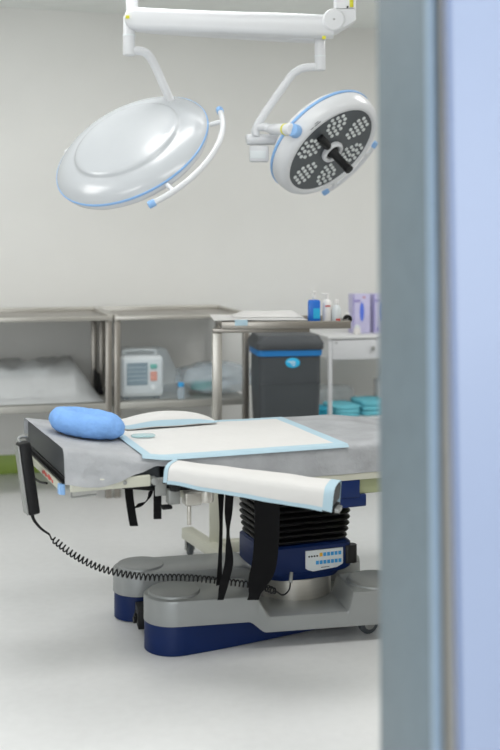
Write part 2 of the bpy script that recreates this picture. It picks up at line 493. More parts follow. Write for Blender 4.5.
t = thing('spray_bottle', 'small translucent bottle with a red label near the right tray end', 'bottle', q, srz)
obj('bottle_body', lathe(NB(), [(0, 0), (.017, 0), (.019, .004), (.019, .055), (.013, .07), (.008, .076), (0, .076)], Matrix.Translation(q+Vector((0, 0, .0005))), 24), 'bottle_clear', t)
obj('bottle_label', box(NB(), q+SA*.003-SB*.0188+Vector((0, 0, .014)), (.018, .003, .016), srz, .001), 'ink_red', t)
obj('cap', cyl(NB(), q+Vector((0, 0, .0768)), q+Vector((0, 0, .098)), .008, seg=16, bev=.002), 'bottle_white', t)
q = stand_at(347.5, .10)
t = thing('tape_roll', 'small black roll with a white top at the right tray end', 'tape', q, srz)
obj('roll', lathe(NB(), [(.004, -.009), (.017, -.009), (.018, -.006), (.018, .006), (.017, .009), (.004, .009), (.004, -.009)], Matrix.Translation(q+Vector((0, 0, .019))) @ Matrix.Rotation(srz, 4, 'Z') @ Matrix.Rotation(PI/2, 4, 'X'), 24), 'black_plastic', t)
obj('paper_tail', box(NB(), q+Vector((0, 0, .041)), (.016, .02, .008), srz, .003), 'bottle_white', t)

# ------------------------------------------------------------------ waste bin
bY = 5.02
bl = at(286, 400, bY); brz = math.radians(9)
BA = Vector((math.cos(brz), math.sin(brz), 0)); BB = Vector((-BA.y, BA.x, 0))
bn = thing('waste_bin', 'tall dark grey waste bin with a blue liner band under the lid', 'bin', (bl.x, bl.y+.15, 0), brz)
bc = Vector((bl.x, bl.y+.15, 0))
def bring(w, d, z, r=.03, tilt=0):
    return [bc+BA*x+BB*y+Vector((0, 0, z+tilt*y)) for x, y in rrect(w, d, r)]
bm = NB(); loft(bm, [bring(.25, .24, 0), bring(.255, .245, .02), bring(.305, .29, .59), bring(.305, .29, .735)])
obj('bin_body', bm, 'bin_plastic', bn)
bm = NB(); loft(bm, [bring(.3, .285, .62+.117), bring(.318, .30, .738), bring(.320, .302, .765), bring(.31, .29, .767)])
obj('liner_band', bm, 'bin_blue', bn)
bm = NB(); loft(bm, [bring(.326, .308, .768), bring(.334, .316, .775), bring(.334, .316, .80), bring(.30, .28, .835, .05), bring(.18, .16, .848, .06)])
obj('lid', bm, 'bin_lid', bn)
obj('seam', box(NB(), bc-BB*.1455+Vector((0, 0, .605)), (.29, .004, .004), brz), 'bin_lid', bn)
lc = at(293, 363, bY); lb = bc+BA*((lc-bc).dot(BA))-BB*.1462; lb.z = lc.z
bm = NB(); lathe(bm, [(0, .003), (.030, .003), (.034, .001), (.034, -.002)], Matrix.Translation(lb) @ Matrix.Rotation(brz, 4, 'Z') @ Matrix.Rotation(PI/2, 4, 'X'), 36, 1.05, .72)
lab = obj('label_sticker', bm, 'label_cyan', bn)
bm = NB()
for dx, dz, w, h in ((-.006, .006, .034, .0035), (0, -.002, .026, .0035), (.004, -.011, .016, .0035)):
    box(bm, lb+BA*dx-BB*.0035+Vector((0, 0, dz)), (w, .001, h), brz)
obj('label_print', bm, 'panel_white', lab)
obj('pedal', box(NB(), bc-BB*.15+Vector((0, 0, .03)), (.1, .06, .018), brz, .005), 'bin_lid', bn)

# ------------------------------------------------------------------ white cart
cv1 = -.12; cv0 = -.56
cu0 = u_at(328.5, cv0); cu1 = cu0+.62
cz = H-(336-250)/F*R(cu0, cv0).y
ct = thing('supply_cart', 'white cart with a drawer and a lower shelf of teal packs', 'cart', R((cu0+cu1)/2, (cv0+cv1)/2), TH)
obj('cart_top', rbox(NB(), cu0-.006, cu1+.006, cv0-.01, cv1+.006, cz-.018, cz, .004), 'white_paint', ct)
bm = NB(); rbox(bm, cu0+.003, cu0+.018, cv0+.024, cv1, cz-.13, cz-.0185); rbox(bm, cu1-.018, cu1-.003, cv0+.024, cv1, cz-.13, cz-.0185); rbox(bm, cu0+.0185, cu1-.0185, cv1-.012, cv1, cz-.13, cz-.0185)
obj('side_panel', bm, 'white_paint', ct)
dz0, dz1 = cz-.132, cz-.024
dw = obj('drawer', rbox(NB(), cu0+.022, cu1-.022, cv0-.004, cv1-.03, dz0, dz1, .004), 'white_enamel', ct)
pk = R(u_at(372, cv0), cv0-.005, (dz0+dz1)/2+.005)
obj('knob', lathe(NB(), [(0, .018), (.009, .018), (.012, .013), (.006, .005), (.006, 0), (0, 0)], Matrix.Translation(pk) @ Matrix.Rotation(TH, 4, 'Z') @ Matrix.Rotation(PI/2, 4, 'X'), 20), 'zinc', dw)
pk = R(u_at(336, cv0), cv0-.0045, dz1-.014)
obj('lock', cyl(NB(), pk, pk-VV*.003, .006, seg=16), 'zinc', dw)
for u in (cu0+.012, cu1-.012):
    for v in (cv0+.012, cv1-.012):
        obj('leg', rbox(NB(), u-.011, u+.011, v-.011, v+.011, .07, cz-.0185, .003), 'white_enamel', ct)
zsh = H-(419-250)/F*R(cu0, cv0).y
obj('lower_shelf', rbox(NB(), cu0+.002, cu1-.002, cv0+.002, cv1-.002, zsh-.02, zsh, .004), 'white_paint', ct)
for u in (cu0+.014, cu1-.014):
    for v in (cv0+.014, cv1-.014): caster(R(u, v), .028, ct, UU, .069)
# glove boxes on the cart
def glove_box(pxl, w, v, label, d=.085, h=.222):
    u = u_at(pxl, v)+w/2; c = R(u, v+d/2, cz)
    g = thing('glove_box', label, 'box', c, TH, 'lilac glove boxes on the white cart')
    obj('carton', box(NB(), c+Vector((0, 0, h/2+.001)), (w, d, h), TH, .003), 'box_lilac', g)
    f = c-VV*(d/2+.0008)
    bm = NB(); lathe(bm, [(0, .0012), (.013, .0012), (.014, 0)], Matrix.Translation(f+Vector((0, 0, h*.55))) @ Matrix.Rotation(TH, 4, 'Z') @ Matrix.Rotation(PI/2, 4, 'X'), 28, .95, 3.9)
    obj('tear_opening', bm, 'window_blue', g)
    bm = NB()
    box(bm, f-UU*w*.27+Vector((0, 0, h*.83)), (w*.36, .0012, .012), TH); box(bm, f-UU*w*.28+Vector((0, 0, h*.1)), (w*.12, .0012, .022), TH)
    box(bm, f-UU*w*.485+Vector((0, 0, h*.5)), (w*.05, .0012, h*.98), TH)
    obj('printed_text', bm, 'box_violet', g)
    obj('print_mark', box(NB(), f+UU*w*.12+Vector((0, 0, h*.92)), (.012, .0012, .008), TH), 'ink_red', g)
glove_box(353.5, .101, cv0+.12, 'lilac glove box with an oval blue opening, left one on the white cart')
glove_box(374.3, .101, cv0+.12, 'lilac glove box on the white cart partly hidden by the door frame')
pc = R(u_at(357, cv0+.06), cv0+.06, cz)
t = thing('ointment_jar', 'small white jar in front of the left glove box', 'jar', pc, TH)
obj('jar_body', cyl(NB(), pc+Vector((0, 0, .0008)), pc+Vector((0, 0, .038)), .021, .019, 24, .003), 'bottle_white', t)
obj('jar_lid', cyl(NB(), pc+Vector((0, 0, .0384)), pc+Vector((0, 0, .054)), .018, .012, 24, .004), 'panel_white', t)
# packs on the cart shelf
def pack(pxl, pxr, v0, d, z, h, m, label, seed):
    u0, u1 = u_at(pxl, v0), u_at(pxr, v0)
    p = thing('drape_pack', label, 'pack', R((u0+u1)/2, v0+d/2, z), TH, 'folded teal packs on the cart shelf')
    n = 3
    for k in range(n):
        hh = h/n
        t = lump(R((u0+u1)/2, v0+d/2, z+hh*(k+.5)+.0015), (u1-u0, d, hh*1.04), TH, seed+k, .025, sub=3, p=9)
        obj('fold', t, m, p, ang=60)
    return p
pack(309, 332.5, cv0+.06, .2, zsh, .045, 'teal_deep', 'folded deep teal pack behind the cart leg, lowest of the three', 1)
pack(334, 361.5, cv0+.03, .22, zsh, .062, 'teal_pack', 'folded light teal pack in the middle of the cart shelf', 4)
pack(362.5, 392, cv0+.03, .22, zsh, .082, 'teal_pack', 'taller folded light teal pack at the right of the cart shelf', 8)
u0 = u_at(333, cv0+.28)
tag(obj('wrapped_bundle', lump(R(u0+.04, cv0+.355, zsh+.071), (.23, .13, .14), TH, 12, .12, p=3), 'film_white', ang=80), 'white bundle in clear plastic behind the teal packs', 'bundle')
u0 = u_at(375, cv0+.3); pj = R(u0+.06, cv0+.33, zsh+.001)
t = thing('white_canister', 'white canister at the back right of the cart shelf', 'canister', pj, TH)
obj('canister_body', box(NB(), pj+Vector((0, 0, .085)), (.09, .08, .168), TH, .014), 'bottle_white', t)
obj('cap', cyl(NB(), pj+Vector((0, 0, .1695)), pj+Vector((0, 0, .19)), .02, seg=20, bev=.003), 'panel_white', t)

# ------------------------------------------------------------------ operating table
TO = Vector((.196, 3.48, 0)); TA = math.radians(20)
ta = Vector((math.cos(TA), math.sin(TA), 0)); tb = Vector((-ta.y, ta.x, 0))
ZT = .65; TK = .085; BF, BK = -.30, .255
def zt_(t): return (-.58-t)*.15 if t < -.58 else (-(t-.2)*.13 if t > .2 else 0)
def T(t, b, z=0, bend=True):
    if bend and t < -.58: t += .030*(-.58-t)/.32*(BK-b)/(BK-BF)      # the head plate's end is cut slightly askew
    return TO+ta*t+tb*b+Vector((0, 0, z+(zt_(t) if bend else 0)))
def tl(P): q = Vector(P)-TO; return q.dot(ta), q.dot(tb)
OT = thing('operating_table', 'operating table on a silver and navy base with a bellows column', 'operating table', TO, TA)
def tbox(bm, t0, t1, b0, b1, z0, z1, bev=0, bend=True):
    q = bmesh.new(); bmesh.ops.create_cube(q, size=1)
    bmesh.ops.scale(q, vec=(t1-t0, b1-b0, z1-z0), verts=q.verts)
    if bev: bmesh.ops.bevel(q, geom=q.edges[:], offset=bev, segments=3, affect='EDGES', profile=.5, clamp_overlap=True)
    for v in q.verts:
        v.co = T(v.co.x+(t0+t1)/2, v.co.y+(b0+b1)/2, v.co.z+(z0+z1)/2, bend)
    merge(bm, q); return bm
for t0, t1 in ((-.892, -.592), (-.578, .188), (.20, .96)):
    mt = obj('mattress', tbox(NB(), t0, t1, BF, BK, ZT-TK, ZT, .012), 'mattress_vinyl', OT)
    obj('base_board', tbox(NB(), t0+.004, t1-.004, BF+.006, BK-.006, ZT-TK-.013, ZT-TK-.0005, .003), 'black_plastic', mt)
ZB = ZT-TK-.014; hz_ = ZT-TK
for r0, r1 in ((-.47, .192), (.204, .92)):
    obj('side_rail', tbox(NB(), r0, r1, BF-.006, BF+.0055, hz_-.022, hz_-.001, .002), 'beige_metal', OT)
    obj('side_rail', tbox(NB(), r0, r1, BK-.0055, BK+.006, hz_-.022, hz_-.001, .002), 'beige_metal', OT)
obj('seat_frame', tbox(NB(), .03, .194, BF+.008, BK-.008, ZB-.056, ZB-.001, .005), 'olive_metal', OT)
obj('leg_frame', tbox(NB(), .202, .9, BF+.008, BK-.008, ZB-.056, ZB-.001, .005), 'olive_metal', OT)
obj('back_frame', tbox(NB(), -.54, -.09, BF+.05, BK-.05, ZB-.03, ZB-.001, .004), 'beige_metal', OT)
# head plate: side bracket, rail at the end, hook
hz = ZT-TK
br = obj('head_bracket', tbox(NB(), -.855, -.625, BF-.018, BF-.004, hz+.012, hz+.044, .003, False), 'beige_metal', OT)
obj('head_bracket', tbox(NB(), -.855, -.625, BK+.002, BK+.014, hz-.03, hz-.002, .003), 'beige_metal', OT)
for t_ in (-.80, -.70):
    p = T(t_, BF-.0185, hz+.028, False)
    obj('bolt', cyl(NB(), p, p-tb*.003, .006, seg=12, bev=.001), 'zinc', br)
p0 = T(-.85, BF-.012, hz+.012, False)
bm = NB(); tube(bm, catmull([p0, p0+Vector((0, 0, -.010)), p0+ta*.006+Vector((0, 0, -.015)), p0+ta*.07+Vector((0, 0, -.012))], 6), .0026, 8)
obj('hook_rod', bm, 'zinc', br)
er = obj('end_rail', tbox(NB(), -.908, -.896, BF+.03, BK-.01, hz-.036, hz-.014, .003), 'beige_metal', OT)
obj('end_plate', tbox(NB(), -.902, -.87, BF+.01, BK+.004, hz-.013, hz-.0085, .002), 'black_plastic', OT)
bm = NB()
for k in range(7): tbox(bm, -.9092, -.9082, -.20+k*.022, -.185+k*.022, hz-.030+.003*(k % 2), hz-.022+.003*(k % 3))
obj('red_lettering', bm, 'ink_red', er)
obj('blue_clip', tbox(NB(), -.914, -.894, BF+.002, BF+.022, hz-.042, hz-.012, .003), 'lamp_blue', er)
obj('end_knob', cyl(NB(), T(-.909, .10, hz-.028), T(-.928, .10, hz-.028), .015, seg=18, bev=.004), 'black_plastic', er)
obj('end_cable', tube(NB(), catmull([T(-.905, .16, hz-.03), T(-.915, .12, hz-.062), T(-.91, .0, hz-.066), T(-.90, -.08, hz-.055)], 8), .0035, 8), 'black_plastic', er)

# column
CO = Vector((.149, 3.525, 0))
def Q(x, y, z=0): return CO+ta*x+tb*y+Vector((0, 0, z))
def qring(w, d, r, z, n=6): return [Q(x, y, z) for x, y in rrect(w, d, r, n)]
obj('column_cylinder', lathe(NB(), [(0, .096), (.118, .096), (.124, .101), (.124, .172), (0, .172)], Matrix.Translation(CO), 56), 'satin_steel', OT)
bm = NB()
loft(bm, [qring(.22, .2, .07, .168), qring(.262, .232, .07, .172), qring(.275, .244, .06, .188), qring(.304, .256, .04, .194), qring(.316, .264, .03, .203), qring(.316, .264, .03, .281), qring(.30, .25, .03, .288)])
hs = obj('column_housing', bm, 'navy_plastic', OT)
for sx in (-1, 1):
    for sy in (-1,):
        obj('corner_bumper', loft(NB(), [[Q(sx*.150+x, sy*.121+y, z) for x, y in rrect(.045, .034, .012, 4)] for z in (.214, .218, .268, .272)]), 'black_rubber', hs)
# control panel
pf = Q(.052, -.1322, .236)
def fp(x, z, d=0): return pf+ta*x-tb*d+Vector((0, 0, z))
poly = [(-.067, .033), (.067, .033), (.067, -.020), (.045, -.030), (-.04, -.036), (-.058, -.030), (-.067, -.024)]
PM = Matrix.Translation(pf) @ Matrix.Rotation(TA, 4, 'Z') @ Matrix.Rotation(PI/2, 4, 'X')
cp = obj('control_panel', prism(NB(), poly, -.001, .004, PM, .0015), 'panel_white', hs)
for k in range(6):
    obj('key', box(NB(), fp(-.013+k*.0135, .017, .0047), (.0105, .002, .012), TA, .0008), 'key_yellow' if k == 0 else 'key_blue', cp)
for k in range(7):
    obj('key', box(NB(), fp(-.026+k*.0135, -.008, .0047), (.0105, .002, .012), TA, .0008), 'key_blue', cp)
bm = NB()
for k in range(4): cyl(bm, fp(-.055+k*.0095, .014, .004), fp(-.055+k*.0095, .014, .0052), .003, seg=10)
obj('indicator', bm, 'black_plastic', cp)
obj('panel_print', box(NB(), fp(.002, -.025, .0043), (.03, .0008, .0025), TA), 'ink_grey', cp)
# bellows
bm = NB(); rings = []; nf = 11
for i in range(nf*6+1):
    s = i/(nf*6); z = .288+(.515-.288)*s
    f = abs(math.sin(PI*nf*s))**.6
    g = .024*math.sin(PI*min(1, s*1.15+.05))
    w = .262+.045*f+g; d = .205+.045*f+g
    rings.append(qring(w, d, .055, z))
obj('bellows', loft(bm, rings), 'black_rubber', OT)
obj('column_head', loft(NB(), [qring(.3, .25, .02, .5155), qring(.32, .27, .02, .52), qring(.32, .27, .02, ZB-.0755), qring(.31, .26, .02, ZB-.0752)]), 'black_plastic', OT)
hb = NB()
h0 = tl(at(336, 480, 3.28))[0]; h1 = h0+.052
tbox(hb, h0-.10, h1-.012, BF-.004, BF+.12, .488, ZB-.003, .004); tbox(hb, h0-.10, h1+.012, BF+.0, BF+.11, .458, .496, .004)
obj('tilt_block', hb, 'navy_plastic', OT)
# base
FL, BL = Vector((-.240, 3.292, 0)), Vector((-.376, 3.565, 0))
RF, RB = Vector((.412, 3.425, 0)), Vector((.30, 3.72, 0))
def bar(bm, P0, P1, r, ztop, zbot, n=40, top_round=.012, r1=None):
    """stadium shaped beam from lobe P0 to lobe P1 with a height profile along its length"""
    r1 = r if r1 is None else r1
    d = P1-P0; L = d.length; d = d/L; s_ = Vector((-d.y, d.x, 0)); rings = []
    xs = [-r*math.cos(PI/2*k/10) for k in range(11)] + [L*k/n for k in range(1, n)] + [L+r1*math.sin(PI/2*k/10) for k in range(11)]
    for x in xs:
        if x < 0: w = math.sqrt(max(0, r*r-x*x))
        elif x > L: w = math.sqrt(max(0, r1*r1-(x-L)**2))
        else: w = r+(r1-r)*x/L
        w = max(w, .004)
        zt, zb = ztop(x/L), zbot(x/L); k = min(top_round, w*.8)
        prof = [(-w, zb), (-w, zt-k), (-w+k*.3, zt-k*.3), (-w+k, zt), (w-k, zt), (w-k*.3, zt-k*.3), (w, zt-k), (w, zb)]
        rings.append([P0+d*x+s_*y+Vector((0, 0, z)) for y, z in prof])
    return loft(bm, rings)
def sm(a, b, x): x = min(1, max(0, (x-a)/(b-a))); return x*x*(3-2*x)
def ztop_f(x): return .172-.067*sm(.36, .44, x)+.060*sm(.815, .845, x)
def zbot_f(x): return .092-.036*sm(.33, .42, x)
bc_ = NB()
bar(bc_, FL, RF, .096, ztop_f, zbot_f, n=140, r1=.10)
cov = obj('base_cover', bc_, 'silver_paint', OT)
obj('base_cover', bar(NB(), BL, RB, .092, lambda x: .172-.05*sm(.5, .62, x)+.03*sm(.74, .84, x), lambda x: .092-.03*sm(.33, .42, x)), 'silver_paint', OT)
mid0, mid1 = (FL+BL)/2, (RF+RB)/2
dm = (mid1-mid0); rzm = math.atan2(dm.y, dm.x)
bm = NB(); cm = mid0+dm*.52
box(bm, (cm.x, cm.y, .082), (dm.length*.86, .2, .036), rzm, .006)
obj('base_deck', bm, 'silver_paint', OT)
for P, z, r in ((FL, .172, .082), (BL, .172, .08), (RF, .163, .096), (RB, .152, .08)):
    obj('foot_cap', lathe(NB(), [(0, z+.011), (r*.75, z+.011), (r*.97, z+.007), (r, z+.002), (r, z-.002)], Matrix.Translation(P), 44), 'silver_paint', cov)
bar_b = NB(); bar(bar_b, FL, Vector((.31, 3.50, 0)), .094, lambda x: .0915-.038*sm(.38, .48, x), lambda x: .001+.012*sm(.1, 1, x), top_round=.002, r1=.05)
obj('base_skirt', bar_b, 'navy_paint', OT)
obj('base_skirt', bar(NB(), BL+Vector((-.014, 0, 0)), Vector((.2, 3.69, 0)), .074, lambda x: .0915-.034*sm(.5, .58, x), lambda x: .004, top_round=.002, r1=.05), 'navy_paint', OT)
bm = NB(); c2 = (FL+BL)/2+dm.normalized()*.16
box(bm, (c2.x, c2.y, .05), (.26, .14, .06), rzm, .006); obj('base_underbody', bm, 'navy_paint', OT)
gp = at(139, 623, 3.40); gp.z = 0
bm = NB(); box(bm, (gp.x+.02, gp.y+.02, .052), (.06, .10, .06), rzm, .004)
for k in (-1, 0, 1): cyl(bm, gp+Vector((-.008, k*.03+.012, .05)), gp+Vector((-.016, k*.03+.009, .05)), .011, seg=14)
obj('power_inlet', bm, 'black_plastic', OT)
caster(Vector((.385, 3.40, 0)), .034, OT, Vector((.42, -.9, 0)), .062)
caster(Vector((.30, 3.73, 0)), .034, OT, Vector((.42, -.9, 0)), .064)
scr = at(322, 617, 3.27)
# front rail clamp for the arm board
def A(px, py, Y): return at(px, py, Y)
kl = NB()
p = T(-.56, BF-.02, ZB-.01, False)
tbox(kl, -.575, -.540, BF-.028, BF+.006, ZB-.030, ZB+.012, .004, False)
ck = obj('rail_clamp', kl, 'zinc', OT)
obj('pivot_bolt', cyl(NB(), T(-.615, BF-.03, ZT-.058, False), T(-.615, BF+.01, ZT-.058, False), .011, seg=16, bev=.003), 'zinc', ck)
obj('hinge_plate', tbox(NB(), -.61, -.576, BF-.012, BF-.004, ZB-.006, ZT-.052, .003, False), 'zinc', ck)
obj('clamp_jaw', tbox(NB(), -.528, -.48, BF-.04, BF+.004, ZB-.035, ZB+.003, .004, False), 'satin_steel', ck)
sp = T(-.515, BF-.03, ZB-.036, False)
obj('clamp_screw', cyl(NB(), sp, sp-Vector((0, 0, .055)), .006, seg=14, bev=.001), 'satin_steel', ck)
kp = T(-.463, BF-.03, ZB-.012, False)
bm = NB(); lathe(bm, [(0, -.016)]+[(.020, -.016), (.021, -.012), (.021, .012), (.020, .016)]+[(0, .016)], Matrix.Translation(kp), 28)
obj('clamp_knob', bm, 'satin_steel', ck)
obj('clamp_base', tbox(NB(), -.595, -.565, BF-.035, BF-.008, ZB-.041, ZB-.0305, .004, False), 'black_plastic', ck)

# ------------------------------------------------------------------ drape over the mattress
bm = NB(); rows = []
ts = [-.902+1.857*i/150 for i in range(151)]
def hang(t): return .092-.050*sm(-.80, -.64, t)-.02*sm(-.66, -.6, t)+.068*sm(-.56, -.50, t) if t < -.2 else .086
for t_ in ts:
    row = []; h = min(hang(t_), .092 if t_ > -.55 else .2)
    E = .003
    path = [(BK+.006, -.05), (BK+.007, -.02), (BK+.005, -.006), (BK-.004, E)]
    path += [(BK-.02-(BK-BF-.04)*k/16, E) for k in range(17)]
    path += [(BF+.005, E), (BF-.005, -.005)]
    path += [(BF-.008, -.012-(h-.012)*k/9) for k in range(10)]
    for j, (b_, z_) in enumerate(path):
        wob = 0; wz = 0
        if z_ < -.012 and b_ < 0:
            dep = -z_/.09
            fold = 1 if t_ < -.55 else .25
            wob = (nz((t_*9, dep*1.4, 0), 1.6, 6)*.018+.010*nz((t_*26, dep*2, 1), 1, 2))*min(1, dep*1.6)*fold
            wob -= (.006+.02*sm(.2, 1, dep))*sm(-.56, -.66, t_)*.8
        elif z_ >= 0: wz = .002*max(-.3, nz((t_*5, b_*5, 0), 2, 9))
        row.append(T(t_, b_+min(wob, .001), ZT+z_+wz))
    rows.append(row)
gd = obj('table_drape', grid(bm, rows), 'grey_drape', ang=80)
tag(gd, 'light grey nonwoven drape covering the operating table mattress', 'drape')

# white absorbent sheet with a pale blue border
bm = NB(); rows = []
st0, st1 = -.655, .0
def sheet_pt(t_, b_):
    z = ZT+.0065+.0025*max(0, nz((t_*7, b_*7, 0), 1, 11))
    if b_ < BF-.004: z = ZT+.006-(BF-.004-b_)*.9
    return T(t_+.02*nz((b_*4, 0, 0), 1, 3)*0, b_, z)
def patch(t0, t1, b0, b1, n, m_):
    return [[sheet_pt(t0+(t1-t0)*i/n, b0+(b1-b0)*j/m_) for j in range(m_+1)] for i in range(n+1)]
Fb = BF-.014; Bb = BK-.012; bd = .036
ws = obj('absorbent_sheet', grid(NB(), patch(st0+bd, st1-bd, Fb+bd, Bb-bd, 50, 30)), 'white_drape', ang=80)
tag(ws, 'white absorbent sheet with a pale blue border across the operating table', 'sheet')
bm = NB()
for t0, t1, b0, b1 in ((st0, st1, Fb, Fb+bd), (st0, st1, Bb-bd, Bb), (st0, st0+bd, Fb+bd, Bb-bd), (st1-bd, st1, Fb+bd, Bb-bd)):
    grid(bm, patch(t0, t1, b0, b1, 40, 12))
obj('border', bm, 'blue_border', ws, ang=80)
# folded second sheet at the back
def fold_pt(t_, b_, z): return T(t_, b_, ZT+.008+z)
bm = NB(); rows = []
for i in range(31):
    s = i/30; t_ = -.60+.33*s
    row = []
    for j in range(13):
        w = j/12; b_ = .14+.10*w+.02*s
        hgt = .046*math.sin(PI*min(1, w*1.0))**.7*math.sin(PI*min(1, .08+s*.9))**.6+.004
        row.append(fold_pt(t_, b_, hgt+.004*nz((t_*9, b_*14, 0), 1, 21)))
    rows.append(row)
fs = obj('folded_sheet', grid(bm, rows), 'white_drape', ang=80)
tag(fs, 'second white sheet bunched along the back edge behind the blue ring pillow', 'sheet')
bm = NB()
rows2 = [[r[0]+Vector((0, 0, .0025)), r[0]*.85+r[1]*.15+Vector((0, 0, .003)), r[1]+Vector((0, 0, .003))] for r in rows]
obj('border', grid(bm, rows2), 'blue_border', fs, ang=80)
pkc = at(143, 423.5, 3.30)
pt, pb_ = tl(pkc)
tag(obj('swab_packet', lump(T(pt, pb_, ZT+.0125), (.075, .055, .007), TA-.2, 3, .08, sub=3, p=4), 'film_teal', ang=80), 'small pale teal packet lying on the white sheet near the pillow', 'packet')

# ring pillow
pcn = at(86.5, 423, 3.10); pt, pb_ = tl(pcn)
pt, pb_ = -.757, -.018
pc0 = T(pt, pb_, ZT+.006)
k0 = at(86.5, 424, 1); 
def ring_point(a, q):
    R0, r0 = .071, .047
    w = 1+.06*nz((math.cos(a)*2, math.sin(a)*2, q), 1.3, 5)
    rr = R0+r0*math.cos(q)*w
    zz = max(-.036, r0*.80*math.sin(q)*w)+.036
    sx, sy = 1.02, 1.0
    x, y = rr*math.cos(a)*sx, rr*math.sin(a)*sy
    P = T(pt+x, pb_+y, ZT+.0065+zz)
    pk = .0022*nz((a*9, q*1.5, 0), 1.0, 7)+.0012*nz((a*22, q*3, 0), 1, 8)
    nrm = (ta*math.cos(a)+tb*math.sin(a))*math.cos(q)+Vector((0, 0, math.sin(q)))
    return P+nrm*pk
bm = NB(); na, nq = 96, 32
V = [[bm.verts.new(ring_point(2*PI*i/na, 2*PI*j/nq)) for j in range(nq)] for i in range(na)]
for i in range(na):
    for j in range(nq): bm.faces.new([V[i][j], V[(i+1) % na][j], V[(i+1) % na][(j+1) % nq], V[i][(j+1) % nq]])
tag(obj('ring_pillow', bm, 'pillow_blue', ang=80), 'puffy blue ring-shaped head pillow on the left end of the table', 'pillow')

# ------------------------------------------------------------------ arm board
P0 = at(178, 470, 2.945); P1 = at(337, 494.5, 2.83)
P0.z = .625; P1.z = .586
da = (P1-P0); LA = da.length; da.normalize(); sa = Vector((-da.y, da.x, 0)).normalized(); ua = da.cross(sa)*1
if ua.z < 0: ua = -ua
def AB(x, y, z): return P0+da*x+sa*y+ua*z
ab = thing('arm_board', 'padded arm board swung out in front of the operating table', 'arm board', P0)
def xs_ring(x, w, h, r, z0=0, n=4): return [AB(x, y, z+z0) for y, z in rrect(w, h, r, n)]
bm = NB(); loft(bm, [xs_ring(0, .08, .028, .01), xs_ring(.005, .09, .036, .012), xs_ring(LA-.004, .112, .050, .016), xs_ring(LA, .104, .042, .014)])
obj('arm_pad', bm, 'mattress_vinyl', ab)
bm = NB(); loft(bm, [xs_ring(-.03, .08, .008, .003, -.027), xs_ring(LA+.004, .1, .008, .003, -.036)])
obj('board_plate', bm, 'black_plastic', ab)
obj('end_clip', loft(NB(), [[AB(LA+.004+z, -.02+x, -.034+y) for x, y in rrect(.05, .012, .004, 3)] for z in (0, .012)]), 'zinc', ab)
obj('pivot_post', cyl(NB(), AB(-.012, .02, -.036), AB(-.012, .02, -.062), .016, seg=20, bev=.003), 'black_plastic', ab)
# sleeve drape over the pad: open underneath
def sleeve(x0, x1, n, off):
    rows = []
    for i in range(n+1):
        x = x0+(x1-x0)*i/n; f = x/LA
        w = .050+.012*f+off; h = .021+.007*f+off
        row = []
        prof = [(-w-.004, -h-.003), (-w-.003, -h*.45), (-w-.002, h*.3), (-w+.003, h*.75), (-w+.012, h), (-w+.03, h+.002), (0, h+.003), (w-.03, h+.002), (w-.012, h), (w-.002, h*.6), (w, 0), (w+.002, -h-.008)]
        for j, (y, z) in enumerate(prof):
            k = .004*nz((x*11, j*.5, 0), 1, 13)
            row.append(AB(x, y+k*.5, z+k))
        rows.append(row)
    return rows
bdw = .026
rows = sleeve(-.012, LA-bdw, 40, 0)
# split the lower hems off as the pale blue border
ad = obj('arm_board_drape', grid(NB(), [r[:] for r in rows]), 'white_drape', ang=80)
tag(ad, 'white drape with pale blue hems wrapped over the arm board', 'drape')
bm = NB(); grid(bm, sleeve(LA-bdw, LA+.001, 4, .0002))
def hem(r, a_, b_): return [r[a_]+(r[b_]-r[a_])*k/3-sa*.0012*(1 if a_ == 0 else -1) for k in range(4)]
hr = []
for r in rows:
    e0 = r[0]; e1 = r[0]+(r[1]-r[0])*.4
    hr.append([e0-sa*.0015-ua*.004, e0-sa*.0015, e1-sa*.0012])
grid(bm, hr)
hl = sleeve(-.024, -.0125, 3, .001); grid(bm, hl)
obj('border', bm, 'blue_border', ad, ang=80)

# ------------------------------------------------------------------ straps
def strap(pts, w, wdir, name, label, parent=None, group=None, th=.002):
    P = catmull(pts, 8); bm = NB(); n = len(P); rings = []
    for i, p in enumerate(P):
        d = (P[min(i+1, n-1)]-P[max(i-1, 0)]).normalized()
        ww = w(i/(n-1)) if callable(w) else w
        wd = (wdir(i/(n-1)) if callable(wdir) else Vector(wdir)).normalized()
        nn = d.cross(wd).normalized()
        rings.append([p+wd*ww/2+nn*th/2, p-wd*ww/2+nn*th/2, p-wd*ww/2-nn*th/2, p+wd*ww/2-nn*th/2])
    loft(bm, rings)
    return tag(obj(name, bm, 'black_web', ang=50), label, 'strap', group)
X = Vector((1, 0, 0))
g = 'black webbing straps hanging from the table'
strap([at(128.5, 484, 3.02), at(129.5, 498, 3.01), at(132.5, 518, 3.0), at(134, 526, 3.0)], .024, X, 'table_strap', 'short black strap hanging leftmost below the head bracket', group=g)
strap([at(151, 490, 3.03), at(149.5, 497, 3.03), at(144, 503.5, 3.04), at(136, 506, 3.05)], .022, Vector((.6, .8, .5)), 'table_strap', 'black strap end curling to the left beside the rail clamp', group=g)
strap([at(157.5, 489, 3.0), at(157.5, 505, 3.0), at(157.5, 519, 3.0)], .023, X, 'table_strap', 'short straight black strap hanging directly below the rail clamp', group=g)
YS = 3.115
strap([at(221, 488, YS), at(221, 510, YS), at(221, 530, YS), at(220, 560, YS), at(219, 585, YS)], lambda s: .022*(1-1.9*s*(1-s)*1.1), lambda s: Vector((1, .9*s, 0)), 'table_strap', 'left strand of the long black strap loop hanging before the bellows', group=g)
